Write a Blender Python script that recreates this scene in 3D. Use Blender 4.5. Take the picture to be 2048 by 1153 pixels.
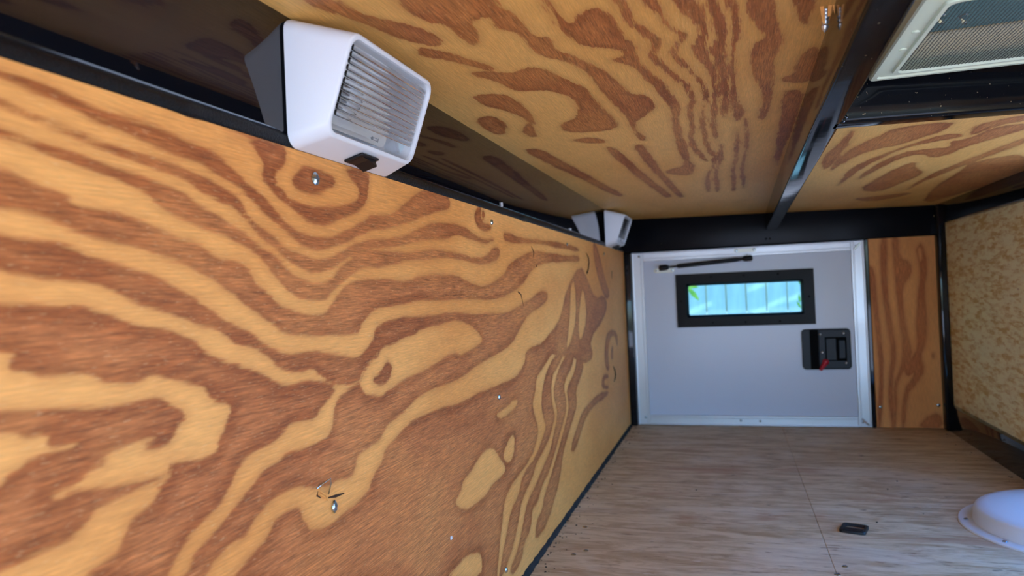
import bpy, bmesh, math, random
import numpy as np
from mathutils import Vector, Matrix
PI = math.pi
for o in list(bpy.data.objects): bpy.data.objects.remove(o)
scene = bpy.context.scene

# ---------------------------------------------------------------- camera, sky, sun, exposure
E = .3206                                   # eye height above the trailer floor (m)
YAW, PITCH, ROLL, FPX = 0.29689, 0.00952, -0.04301, 1422.9       # fitted to the photograph's vanishing lines
def cam_axes():
    f = Vector((-math.sin(YAW), math.cos(YAW), 0)); r = Vector((math.cos(YAW), math.sin(YAW), 0)); u = Vector((0, 0, 1))
    f, u = math.cos(PITCH) * f + math.sin(PITCH) * u, math.cos(PITCH) * u - math.sin(PITCH) * f
    r, u = math.cos(ROLL) * r + math.sin(ROLL) * u, math.cos(ROLL) * u - math.sin(ROLL) * r
    return r, u, f
r_, u_, f_ = cam_axes()
cam = bpy.data.cameras.new('camera'); cam_o = bpy.data.objects.new('camera', cam); scene.collection.objects.link(cam_o)
cam_o.matrix_world = Matrix(((r_.x, u_.x, -f_.x, 0), (r_.y, u_.y, -f_.y, 0), (r_.z, u_.z, -f_.z, E), (0, 0, 0, 1)))
cam.sensor_width = 36; cam.lens = FPX / 2048 * 36; cam.clip_start = .01; cam.clip_end = 200
cam.dof.use_dof = True; cam.dof.focus_distance = .56; cam.dof.aperture_fstop = 10.5
scene.camera = cam_o

world = bpy.data.worlds.new('sky'); scene.world = world; world.use_nodes = True
nt = world.node_tree; nt.nodes.clear()
wo = nt.nodes.new('ShaderNodeOutputWorld'); bg = nt.nodes.new('ShaderNodeBackground'); sk = nt.nodes.new('ShaderNodeTexSky')
sk.sky_type = 'NISHITA'; sk.sun_disc = False; sk.sun_elevation = math.radians(48); sk.sun_rotation = math.radians(-80); sk.dust_density = 2.5; sk.air_density = 1.0
hs = nt.nodes.new('ShaderNodeHueSaturation'); hs.inputs['Saturation'].default_value = 1.35
nt.links.new(sk.outputs[0], hs.inputs['Color']); tint = nt.nodes.new('ShaderNodeMix'); tint.data_type = 'RGBA'; tint.blend_type = 'MULTIPLY'; tint.inputs[0].default_value = 1
tint.inputs[7].default_value = (.78, 1.0, 1.27, 1)                # clear-sky blue
nt.links.new(hs.outputs[0], tint.inputs[6]); nt.links.new(tint.outputs[2], bg.inputs[0]); nt.links.new(bg.outputs[0], wo.inputs[0])
bg.inputs[1].default_value = .35

SUN_DIR = Vector((.70, .25, -.66)).normalized()
sun = bpy.data.lights.new('sun', 'SUN'); sun.energy = 3.6; sun.angle = math.radians(.12); sun.color = (1, .97, .93)
sun_o = bpy.data.objects.new('sun', sun); scene.collection.objects.link(sun_o)
sun_o.rotation_euler = SUN_DIR.to_track_quat('-Z', 'Y').to_euler()

vs = scene.view_settings
vs.view_transform = 'Standard'; vs.look = 'None'; vs.exposure = 1.85; vs.gamma = 1.0; vs.use_curve_mapping = False

# outlines of the late-wood bands in the plywood, in tenths of a millimetre on each sheet
# (wall: along, up from eye level; ceiling: across, along; strip: across, up from eye level)
WALL_FIG="+1724 852 1825 850 1919 847 2021 840 2154 819 2224 795 2351 797 2518 800 2670 773 2785 765 2873 752 3011 693 3089 644 3212 600 3311 542 3423 465 3569 411 3755 394 3979 414 4197 482 4417 578 4461 593 4682 606 4832 654 5020 742 5243 851 5406 904 5828 929 5940 880 5906 782 5435 701 5052 601 4611 517 4476 506 4324 471 4106 390 3810 324 3614 338 3489 391 3371 441 3260 493 3175 546 3086 597 2960 638 2868 664 2781 686 2666 696 2513 714 2387 734 2308 745 2203 754 2128 782 2019 801 1918 813 1824 822 1723 827|+1721 755 1821 751 1891 735 1980 714 2059 717 2149 696 2242 679 2371 666 2497 660 2609 651 2778 619 2865 608 2956 581 3052 547 3087 490 3200 419 3322 371 3414 319 3560 283 3718 254 3862 262 4019 308 4188 369 4389 414 4706 440 4969 475 5165 540 5426 613 5764 654 6214 668 6518 600 6870 573 7165 607 7110 567 6772 527 6334 564 6063 565 5877 525 5466 499 5157 456 4919 415 4600 391 4349 364 4203 313 4098 289 3887 216 3713 179 3556 217 3420 272 3272 341 3178 391 3085 456 2989 507 2878 532 2774 550 2727 581 2607 610 2473 622 2344 640 2241 652 2148 670 2057 677 1979 690 1890 711 1820 718 1720 721|+1717 652 1818 650 1887 642 1976 627 2066 620 2145 606 2238 590 2366 578 2492 558 2604 544 2698 515 2770 474 2902 446 2964 400 3092 364 3173 320 3311 273 3407 218 3497 153 3665 110 3778 104 3881 126 3980 193 4128 271 4306 338 4698 345 5028 359 5304 392 5681 409 6144 394 6489 370 6928 417 7101 503 7322 503 7308 400 6837 317 6526 323 6076 355 5675 349 5296 318 4907 286 4690 257 4549 246 4340 247 4208 214 4037 143 3876 61 3816 19 3582 23 3467 65 3400 116 3318 167 3255 220 3170 272 3069 316 2979 344 2880 374 2765 391 2613 426 2495 467 2480 489 2392 512 2299 537 2177 560 2064 577 1975 585 1901 609 1817 619 1716 622|+1712 494 1840 503 1896 488 1954 468 2058 444 2091 416 2200 408 2324 388 2460 362 2568 320 2760 302 2862 242 3033 234 3132 169 3148 115 3254 67 3342 -5 3513 -47 3668 -76 3809 -73 3887 -20 4000 60 4169 137 4380 142 4679 144 5052 139 5205 179 5518 196 6021 203 6282 131 6839 93 7423 207 7626 338 8121 442 8555 527 9180 555 10431 552 11506 595 11658 542 11483 487 10414 468 9428 423 8765 351 8417 237 8112 108 7483 -8 7029 -38 6412 -31 5936 -9 5635 -16 5158 -7 4768 -37 4464 -46 4345 -97 4265 -148 4173 -215 3800 -194 3552 -186 3405 -159 3266 -94 3159 -39 3058 10 2974 70 2866 129 2753 173 2635 218 2490 241 2420 276 2287 285 2166 307 2064 336 1991 348 1935 361 1854 376 1807 371 1708 379|+1704 288 1804 279 1888 265 1997 259 2084 239 2161 206 2283 184 2380 159 2485 133 2595 87 2745 28 2857 -35 2965 -96 3112 -140 3236 -218 3397 -280 3545 -286 3732 -297 3921 -336 4160 -378 4269 -346 4401 -275 4430 -187 4645 -152 4514 -333 4318 -428 4225 -471 4180 -532 3984 -525 3852 -483 3738 -429 3647 -366 3514 -388 3321 -330 3245 -280 3139 -228 2989 -197 2925 -141 2853 -93 2739 -79 2628 -35 2515 9 2382 34 2297 68 2235 101 2158 126 2045 135 1941 137 1836 147 1800 163 1700 174|+4430 -187 4653 -149 4980 -142 5348 -150 5768 -137 6247 -164 7008 -194 7704 -175 8142 -112 8459 -71 8884 31 9356 14 9338 -88 8899 -183 8411 -230 7928 -409 7651 -539 7083 -616 6548 -645 6115 -719 5701 -747 5336 -751 5036 -771 4915 -820 4652 -860 4509 -890 4458 -961 4217 -977 4108 -1011 4090 -1081 4017 -1120 3880 -1094 3759 -1111 3637 -1078 3470 -1018 3325 -1007 3219 -1017 3096 -1061 3041 -1102 3001 -1136 2886 -1134 2810 -1169 2747 -1196 2675 -1268 2525 -1208 2592 -1177 2684 -1095 2754 -1077 2835 -1036 2923 -989 2993 -952 3106 -900 3182 -860 3286 -856 3361 -817 3532 -827 3753 -827 3842 -766 3865 -691 3900 -616 4093 -562 4220 -537 4318 -428 4498 -345|-6012 -200 6407 -295 6582 -378 6692 -450 6136 -542 5821 -499 5579 -532 5255 -571 4937 -588 4713 -627 4584 -656 4482 -686 4285 -646 4216 -586 4173 -544 4243 -493 4317 -431 4472 -385 4514 -333 4700 -330 4896 -285 5084 -279 5182 -234 5614 -216|+4589 -425 4664 -468 4640 -559 4490 -597 4351 -533 4498 -513|+1696 52 1795 39 1888 42 1988 30 2096 27 2164 4 2261 -19 2312 -48 2438 -78 2547 -95 2657 -136 2734 -186 2818 -238 2936 -274 3101 -325 3205 -371 3313 -441 3431 -462 3559 -451 3667 -453 3906 -527 3828 -565 3741 -621 3650 -683 3519 -668 3418 -663 3346 -699 3250 -731 3128 -743 3004 -763 2961 -790 2933 -828 2882 -894 2777 -963 2690 -987 2609 -1028 2544 -1069 2489 -1137 2455 -1179 2071 -1024 2105 -989 2180 -973 2257 -954 2272 -897 2299 -850 2354 -834 2438 -811 2471 -759 2539 -720 2512 -679 2588 -675 2705 -705 2820 -690 2840 -637 2889 -584 2921 -527 2931 -477 2807 -434 2775 -398 2725 -354 2613 -321 2500 -283 2429 -264 2380 -291 2293 -296 2200 -268 2142 -236 2085 -223 1942 -223 1894 -201 1815 -178 1849 -137 1790 -114 1691 -86|+1684 -304 1782 -316 1874 -326 1973 -339 2080 -356 2226 -380 2354 -385 2482 -377 2517 -415 2629 -481 2582 -512 2547 -552 2517 -585 2379 -582 2437 -557 2452 -532 2314 -531 2218 -543 2100 -545 2216 -588 2105 -590 2068 -626 1977 -629 1923 -655 1985 -692 2045 -671 2170 -681 2230 -703 2538 -725 2428 -730 2229 -735 2131 -751 2089 -797 2050 -819 2005 -832 1903 -833 1808 -843 1763 -843 1665 -844|-1681 -379 1779 -389 1839 -401 1857 -429 1954 -427 1961 -484 2074 -485 2040 -498 1941 -494 1867 -509 1834 -528 1787 -552 1773 -573 1674 -583|+2873 -1348 2923 -1305 3004 -1267 3097 -1240 3186 -1203 3224 -1142 3363 -1129 3461 -1145 3494 -1228 3563 -1316 3688 -1333 3787 -1341 3953 -1307 4084 -1311 4260 -1270 4302 -1271 4269 -1246 4345 -1178 4490 -1107 4510 -1055 4703 -1004 4858 -957 5020 -926 5379 -917 5591 -931 5828 -957 6125 -959 6440 -932 6705 -935 7121 -951 7552 -948 7914 -907 8143 -792 8160 -686 8576 -642 8972 -648 9252 -569 9821 -459 10170 -280 10535 48 11640 458 12234 205 12867 -156 13860 -77 14222 -282 13618 -566 12179 -819 12472 -1177 11609 -1192 10892 -1015 9682 -877 9458 -822 8917 -967 8582 -1042 8503 -1230 8347 -1329 8417 -1469 8574 -1665 8530 -1786 8244 -1962 7427 -2057 7145 -2135 7013 -2341 6784 -2800 6737 -2911|-6798 -1523 7020 -1680 7222 -1838 7127 -1894 6748 -1892 6572 -1948 6244 -1948 5972 -1926 5733 -1789 5895 -1730 5967 -1647 6177 -1619 6363 -1552 6557 -1495|-7465 -1541 7593 -1578 7525 -1780 7315 -1818 7102 -1699 7273 -1604|-6192 -2368 6390 -2453 6333 -2677 5469 -2336 5765 -2328 5926 -2308|-7558 -1166 7788 -1201 7638 -1279 7158 -1305 6994 -1265 7001 -1215 7421 -1210|-10832 117 11185 197 11166 -443 10610 -798 10323 -849 10551 -566 10718 -268|-11681 76 11951 -53 12030 -483 11353 -857 11265 -528|+9566 -867 10360 -830 9709 -1055 9402 -1130 9307 -1347 9379 -1567 9474 -1679 9276 -1825 9008 -1943 8409 -2080 8203 -2216 7736 -2332 7611 -2496 7387 -2708 7078 -2846 6869 -2889 6861 -2830 7124 -2523 7352 -2318 7606 -2267 7839 -2064 8422 -2003 8768 -1835 8991 -1744 8819 -1539 8792 -1400 8875 -1213 9114 -1042|+10487 -886 10905 -954 10643 -1159 10279 -1237 10054 -1376 10202 -1623 10109 -1761 9789 -1924 9075 -2324 8672 -2388 8401 -2554 8149 -2546 8069 -2763 7718 -2840 7703 -2936 7377 -3029 7152 -2942 7523 -2816 7753 -2615 7950 -2423 8368 -2326 8702 -2213 9116 -2097 9441 -1857 9617 -1704 9606 -1605 9417 -1363 9628 -1171 9896 -1040|+11087 -994 11609 -1192 11323 -1364 10858 -1533 10931 -1723 10791 -1848 10324 -2028 9812 -2289 9601 -2586 8828 -2960 8216 -2966 8293 -2776 8621 -2687 8714 -2582 9054 -2437 10003 -1965 10312 -1751 10339 -1615 10244 -1416 10685 -1302 10930 -1191|+14006 -1978 13008 -1874 12023 -1877 11275 -1946 10934 -2067 10298 -2325 10630 -2436 11312 -2146 11763 -2029 12516 -1998 13573 -2042|+14518 -802 14009 -851 13721 -1046 13590 -1324 13766 -1536 14116 -1576 14004 -1316 14129 -1078 14485 -923 15004 -958 15153 -1160 15361 -1177 15299 -903|+14688 -1123 14407 -1202 14358 -1380 14609 -1405|+13296 -1596 13916 -1641 13956 -1715 13498 -1677 13409 -1799 13912 -1877 13899 -1924 13130 -1817|+12932 946 13411 785 14055 219 14588 -86 14068 -179 13460 119 12944 578|+2986 897 3176 893 3356 894 3461 883 3473 854 3444 776 3367 727 3351 675 3435 634 3479 588 3581 577 3768 567 4042 602 4211 656 4302 710 4288 779 4173 833 4107 875 4429 892 4438 834 4389 665 4239 599 3987 523 3879 488 3692 488 3577 524 3501 562 3404 588 3304 639 3238 686 3262 733 3257 780 3213 821 3174 856 3003 884|+3663 811 3785 806 3931 797 4006 767 3943 717 3775 665 3611 656 3533 684 3526 720 3579 765|+6715 904 6541 793 6644 688 6881 656 7096 708 7002 732 6843 724 6730 785 6787 882|+6832 876 6781 831 6820 784 6888 831|+7547 698 8199 673 9207 710 10816 746 11693 702 11520 661 10659 668 9197 656 8190 612 7570 599 7467 648"
CEIL_FIG="+-1972 3397 -1971 3579 -1899 3723 -1729 3918 -1651 4191 -1756 4310 -1814 4248 -1928 4089 -1974 3863 -2048 3669 -2105 3553 -2164 3449 -2143 3335|+-1891 4301 -1830 4283 -1717 4483 -1539 4825 -1593 4941 -1658 4829 -1789 4589 -1932 4446|+-1663 3474 -1150 3659 -1175 3869 -1128 3909 -1105 4079 -1109 4354 -1004 4393 -1040 4650 -959 4767 -892 4974 -809 5240 -745 5592 -727 5888 -581 6009 -534 6372 -630 6618 -844 7041 -781 7848 -879 7808 -870 6941 -881 6163 -926 5747 -945 5188 -1022 4878 -1140 4788 -1198 4634 -1175 4368 -1199 4228 -1300 4146 -1263 3923 -1401 3971 -1435 4234 -1531 4435 -1550 4191 -1567 3978 -1660 3843 -1692 3650|+-1460 5044 -1328 4905 -1208 5000 -1141 5272 -1026 5602 -1041 5830 -1002 6392 -950 6735 -1014 7159 -1266 7226 -1544 7112 -1525 6765 -1281 6519 -1182 6045 -1237 5689 -1376 5526 -1550 5505 -1607 5377 -1616 5200 -1769 4952 -1693 4853|+-1591 7512 -1301 7417 -1198 7788 -1408 7786|+-1958 5472 -1703 5508 -1649 5724 -1643 6007 -1678 6528 -1802 6837 -1835 7196 -1948 7228 -1946 6850 -1749 6499 -1843 6001 -1991 5797|+-2201 6233 -2001 6150 -1969 6585 -2179 7054 -2276 6715|+-920 3742 -877 3828 -894 4090 -834 4247 -773 4070 -657 3996 -602 4132 -587 4338 -568 4554 -513 4692 -552 5009 -529 5295 -435 5654 -384 6152 -337 6449 -405 7219 -406 8235 -406 9421 -497 9381 -508 8437 -480 7189 -438 6410 -502 5865 -552 5497 -589 5185 -741 4984 -635 4933 -651 4764 -830 4655 -903 4508 -915 4288 -923 3930|+-549 3876 -508 3891 -487 4058 -470 4346 -394 4507 -326 4722 -423 4924 -387 5118 -320 5478 -246 5727 -195 6226 -254 6768 -259 7278 -315 8042 -186 9516 -278 9324 -385 8244 -311 7257 -312 6608 -256 6202 -305 5704 -407 5342 -473 5039 -421 4767 -450 4598 -524 4326 -537 4010|+-399 3930 -300 3966 -292 4310 -252 4532 -173 4625 -191 4733 -297 4971 -218 5229 -180 5532 -115 5777 -88 6335 -163 6725 -165 7316 -154 8341 -86 9115 -174 9078 -211 8086 -208 6949 -133 6318 -158 5704 -254 5362 -336 5001 -283 4778 -238 4677 -326 4434 -339 4197 -385 4125|+-248 3984 -112 4033 -90 4287 -53 4569 -88 4932 -49 5341 -27 5698 -3 6169 -45 6714 -56 7361 -52 8384 -106 7910 -97 6694 -51 6150 -77 5467 -161 5111 -185 4855 -105 4688 -132 4470 -209 4244|+-60 4052 1 4074 19 4327 63 4576 37 4979 34 5421 72 6026 59 6756 21 7212 -10 6728 14 6004 -21 5303 -64 4983 -14 4918 -19 4512|+45 4090 87 4105 118 4493 157 4785 97 5001 114 5451 103 5978 157 6644 214 6954 111 7428 89 6618 62 5240 96 4800 83 4415|+124 4119 309 4185 347 4646 399 4912 379 5181 390 5858 422 6749 385 7359 323 7161 368 6584 299 6053 214 5578 199 4998 325 4885 209 4595|+402 4219 527 4264 532 4514 516 4778 450 4548|+507 5551 559 5248 648 5165 728 5634 711 5981 610 6114 423 5927 541 5807|+460 6285 653 6251 689 7006 692 7903 675 9033 673 10561 565 8672 561 7611|+-131 9026 -68 9123 -120 9992 -229 10623 -201 11818 -291 12814 -323 11762 -260 10707 -159 9975|+-50 8267 -9 8432 -12 9439 -102 10444 -64 11882 -142 12885 -171 11833 -142 10426 -47 9349|+120 7432 172 7740 179 9159 126 10318 183 12180 123 12803 89 11954 87 10300 132 9138|+181 7063 239 7256 291 8557 238 9941 333 11948 266 12537 206 10353 247 8539|+-484 9160 -398 9272 -366 9926 -466 10614 -665 10427 -825 10167 -705 9862 -528 9770|+-2206 7813 -1980 7784 -1921 8800 -1839 9899 -1732 11467 -1675 12432 -1809 12514 -1928 11375 -2027 9910 -2140 8898|+-1271 7962 -1147 8261 -1124 9344 -1046 10551 -951 11962 -904 12953 -1043 13036 -1125 11753 -1211 10476 -1259 9285 -1295 8460|+-988 8021 -834 8027 -852 8718 -814 10360 -740 11934 -694 13055 -805 13152 -869 11749 -944 10113 -974 8949|+2254 14805 2723 14560 3222 14210 3126 14910 2724 15546|+1533 8869 1648 8553 1698 8215 2240 8083 2253 8567 2091 8957 1941 9311 1766 9397 1564 9896 1477 10739 1435 11178 1404 9578|+1673 10826 1866 9953 2114 9170 2305 8770 2487 8845 2535 9056 2278 9238 2047 9515 1956 10064 1845 10686 1787 12330 1754 12916|+2470 9259 2618 9233 2724 8559 3003 8506 3100 8786 2931 9305 2728 9803 2727 10142 2597 10453 2350 9982 2162 10265 2060 11315 1943 12402 1938 10943 2078 9796 2407 9667 2602 9685|+2427 10573 2572 11223 2847 11809 2692 13043 2594 13982 2169 13436 2244 12045 2302 11103|+3069 10656 3247 9211 3384 9610 3271 10630 3152 11479 3017 12896 3017 14184 2912 12088|+3198 10907 3685 10480 4320 12322 4119 15081 3856 16568 3376 13676 3295 12010|+2510 8671 2514 8308 2844 8043 2948 8346 2707 8504 2639 9043|+1185 9957 1279 8536 1278 8193 1323 8112 1392 9336 1380 11106"
PANEL_FIG="+3093 607 3199 1035 3264 1031 3208 -268 3285 -993 3346 -1571 3233 -2194 3232 -3203 3146 -3204 3124 -2194 3238 -1569 3155 -989 3099 -263|+3329 1026 3475 920 3484 440 3685 333 3694 46 3500 -185 3510 -760 3590 -1384 3643 -1624 3458 -1956 3306 -2291 3307 -2674 3254 -3203 3189 -3203 3233 -2675 3228 -2290 3398 -1860 3457 -1477 3401 -804 3365 -131|+3783 614 3917 772 4013 267 3913 -298 3953 -822 3908 -1391 3790 -1674 3862 -1960 3702 -2244 3500 -2482 3426 -3200 3340 -3201 3418 -2387 3670 -2006 3515 -2124 3426 -1908 3597 -1719 3735 -1483 3713 -1005 3778 -292 3843 38 3817 421|+2840 330 2998 225 3010 -502 3066 -1228 3078 -1952 2980 -3206 2875 -3208 2982 -1951 2937 -983 2881 -254|+3661 -3197 3798 -2958 4097 -2837 4166 -3190|+3982 -1630 4034 -1583 4042 -1702 3999 -1725|-3824 587 3877 632 3901 416 3855 323"

# ---------------------------------------------------------------- helpers
COL = bpy.context.scene.collection

def tag(o, label=None, cat=None, group=None, kind=None):
    if label: o['label'] = label
    if cat: o['category'] = cat
    if group: o['group'] = group
    if kind: o['kind'] = kind
    return o

def obj(name, bm, mat, parent=None, smooth=False, angle=None):
    me = bpy.data.meshes.new(name)
    bmesh.ops.recalc_face_normals(bm, faces=bm.faces)
    bm.to_mesh(me); bm.free()
    if mat: me.materials.append(mat)
    if smooth:
        me.polygons.foreach_set('use_smooth', [True] * len(me.polygons))
        if angle:
            me.set_sharp_from_angle(angle=math.radians(angle))
    o = bpy.data.objects.new(name, me); COL.objects.link(o)
    if parent: o.parent = parent
    return o

def inst(src, name, parent=None, loc=None, rot=None):
    o = src.copy(); o.name = name; COL.objects.link(o)
    if parent: o.parent = parent
    if loc is not None: o.location = loc
    if rot is not None: o.rotation_euler = rot
    return o

def empty(name, loc):
    o = bpy.data.objects.new(name, None); COL.objects.link(o); o.location = loc
    o.empty_display_size = .02
    return o

def bx(bm, x0, x1, y0, y1, z0, z1, bev=0, seg=2):
    g = bmesh.ops.create_cube(bm, size=1)
    vs = g['verts']
    for v in vs:
        v.co = Vector((x0 + (v.co.x + .5) * (x1 - x0), y0 + (v.co.y + .5) * (y1 - y0), z0 + (v.co.z + .5) * (z1 - z0)))
    if bev:
        es = list({e for v in vs for e in v.link_edges})
        bmesh.ops.bevel(bm, geom=es, offset=bev, segments=seg, profile=.5, affect='EDGES', clamp_overlap=True)
    return bm

def box(x0, x1, y0, y1, z0, z1, bev=0, seg=2):
    return bx(bmesh.new(), x0, x1, y0, y1, z0, z1, bev, seg)

def hexa(pts, bev=0, seg=2):
    """pts: 8 corners, bottom ring of four then top ring of four"""
    bm = bmesh.new(); v = [bm.verts.new(p) for p in pts]
    for f in ((3, 2, 1, 0), (4, 5, 6, 7), (0, 1, 5, 4), (1, 2, 6, 5), (2, 3, 7, 6), (3, 0, 4, 7)):
        bm.faces.new([v[i] for i in f])
    if bev:
        bmesh.ops.bevel(bm, geom=list(bm.edges), offset=bev, segments=seg, profile=.5, affect='EDGES', clamp_overlap=True)
    return bm

def frame_axes(d):
    d = Vector(d).normalized()
    a = Vector((0, 0, 1)) if abs(d.z) < .9 else Vector((1, 0, 0))
    u = d.cross(a).normalized(); w = d.cross(u).normalized()
    return d, u, w

def lathe(bm, origin, axis, prof, n=20):
    """prof: list of (distance along axis, radius)"""
    o = Vector(origin); d, u, w = frame_axes(axis); rings = []
    for t, r in prof:
        if r < 1e-7: rings.append([bm.verts.new(o + d * t)]); continue
        rings.append([bm.verts.new(o + d * t + (u * math.cos(2 * PI * k / n) + w * math.sin(2 * PI * k / n)) * r) for k in range(n)])
    for a, b in zip(rings, rings[1:]):
        for k in range(n):
            l = (k + 1) % n
            if len(a) == 1 and len(b) == 1: continue
            if len(a) == 1: bm.faces.new((a[0], b[k], b[l]))
            elif len(b) == 1: bm.faces.new((a[k], a[l], b[0]))
            else: bm.faces.new((a[k], a[l], b[l], b[k]))
    if len(rings[0]) > 1: bm.faces.new(rings[0])
    if len(rings[-1]) > 1: bm.faces.new(rings[-1])
    return bm

def tube(bm, pts, r, n=8):
    pts = [Vector(p) for p in pts]; rings = []
    for i, p in enumerate(pts):
        d = (pts[min(i + 1, len(pts) - 1)] - pts[max(i - 1, 0)])
        d, u, w = frame_axes(d)
        rr = r[i] if isinstance(r, (list, tuple)) else r
        rings.append([bm.verts.new(p + (u * math.cos(2 * PI * k / n) + w * math.sin(2 * PI * k / n)) * rr) for k in range(n)])
    for a, b in zip(rings, rings[1:]):
        for k in range(n):
            bm.faces.new((a[k], a[(k + 1) % n], b[(k + 1) % n], b[k]))
    bm.faces.new(rings[0]); bm.faces.new(rings[-1])
    return bm

def rrect(u0, u1, v0, v1, r, n=6):
    """rounded rectangle as list of (u, v)"""
    out = []
    for cu, cv, a0 in ((u1 - r, v1 - r, 0), (u0 + r, v1 - r, 90), (u0 + r, v0 + r, 180), (u1 - r, v0 + r, 270)):
        for k in range(n + 1):
            a = math.radians(a0 + 90 * k / n)
            out.append((cu + r * math.cos(a), cv + r * math.sin(a)))
    return out

def loft(rings, cap0=True, cap1=True, bm=None):
    bm = bm or bmesh.new()
    R_ = [[bm.verts.new(p) for p in r] for r in rings]
    n = len(R_[0])
    for a, b in zip(R_, R_[1:]):
        for k in range(n):
            bm.faces.new((a[k], a[(k + 1) % n], b[(k + 1) % n], b[k]))
    if cap0: bm.faces.new(R_[0])
    if cap1: bm.faces.new(R_[-1])
    return bm

# ---------------------------------------------------------------- materials
def new_mat(name):
    m = bpy.data.materials.new(name); m.use_nodes = True
    nt = m.node_tree; nt.nodes.clear()
    out = nt.nodes.new('ShaderNodeOutputMaterial'); b = nt.nodes.new('ShaderNodeBsdfPrincipled')
    nt.links.new(b.outputs[0], out.inputs[0])
    return m, nt, b

def N(nt, t, **kw):
    n = nt.nodes.new(t)
    for k, v in kw.items():
        if k.startswith('i_'):
            key = k[2:]
            n.inputs[int(key) if key.isdigit() else key.replace('_', ' ')].default_value = v
        else: setattr(n, k, v)
    return n

def rgb(r, g, b):   # sRGB 0-255 to linear
    f = lambda c: (c / 255 / 12.92) if c <= 10 else (((c / 255) + .055) / 1.055) ** 2.4
    return (f(r), f(g), f(b), 1)

def coords(nt, scale=(1, 1, 1), rot=(0, 0, 0)):
    tc = N(nt, 'ShaderNodeTexCoord'); mp = N(nt, 'ShaderNodeMapping')
    mp.inputs['Scale'].default_value = scale; mp.inputs['Rotation'].default_value = rot
    nt.links.new(tc.outputs['Object'], mp.inputs['Vector'])
    return mp.outputs[0]

def noise(nt, scale3, s=1, detail=2, rough=.5, dist=0, rot=(0, 0, 0)):
    n = N(nt, 'ShaderNodeTexNoise'); n.inputs['Scale'].default_value = s
    n.inputs['Detail'].default_value = detail; n.inputs['Roughness'].default_value = rough
    n.inputs['Distortion'].default_value = dist
    nt.links.new(coords(nt, scale3, rot), n.inputs['Vector'])
    return n.outputs['Fac']

def maprange(nt, src, a, b, c=0, d=1, smooth=True):
    m = N(nt, 'ShaderNodeMapRange'); m.interpolation_type = 'SMOOTHSTEP' if smooth else 'LINEAR'
    m.inputs['From Min'].default_value = a; m.inputs['From Max'].default_value = b
    m.inputs['To Min'].default_value = c; m.inputs['To Max'].default_value = d
    nt.links.new(src, m.inputs['Value'])
    return m.outputs['Result']

def math_(nt, op, a, b=None, c=None):
    m = N(nt, 'ShaderNodeMath', operation=op)
    for i, x in enumerate((a, b, c)):
        if x is None: continue
        if isinstance(x, (int, float)): m.inputs[i].default_value = x
        else: nt.links.new(x, m.inputs[i])
    return m.outputs[0]

def mix(nt, fac, a, b, blend='MIX'):
    m = N(nt, 'ShaderNodeMix', data_type='RGBA', blend_type=blend)
    for key, x in ((0, fac), (6, a), (7, b)):
        if isinstance(x, (int, float)): m.inputs[key].default_value = x
        elif isinstance(x, tuple): m.inputs[key].default_value = x
        else: nt.links.new(x, m.inputs[key])
    return m.outputs[2]

def bump(nt, b, h, strength, dist):
    n = N(nt, 'ShaderNodeBump'); n.inputs['Strength'].default_value = strength; n.inputs['Distance'].default_value = dist
    nt.links.new(h, n.inputs['Height']); nt.links.new(n.outputs[0], b.inputs['Normal'])

def plain(name, col, rough=.4, metal=0, spec=.5, bumps=None):
    m, nt, b = new_mat(name)
    b.inputs['Base Color'].default_value = col; b.inputs['Roughness'].default_value = rough
    b.inputs['Metallic'].default_value = metal; b.inputs['Specular IOR Level'].default_value = spec
    if bumps:
        s, st, d = bumps
        bump(nt, b, noise(nt, (1, 1, 1), s, 3), st, d)
    return m

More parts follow.
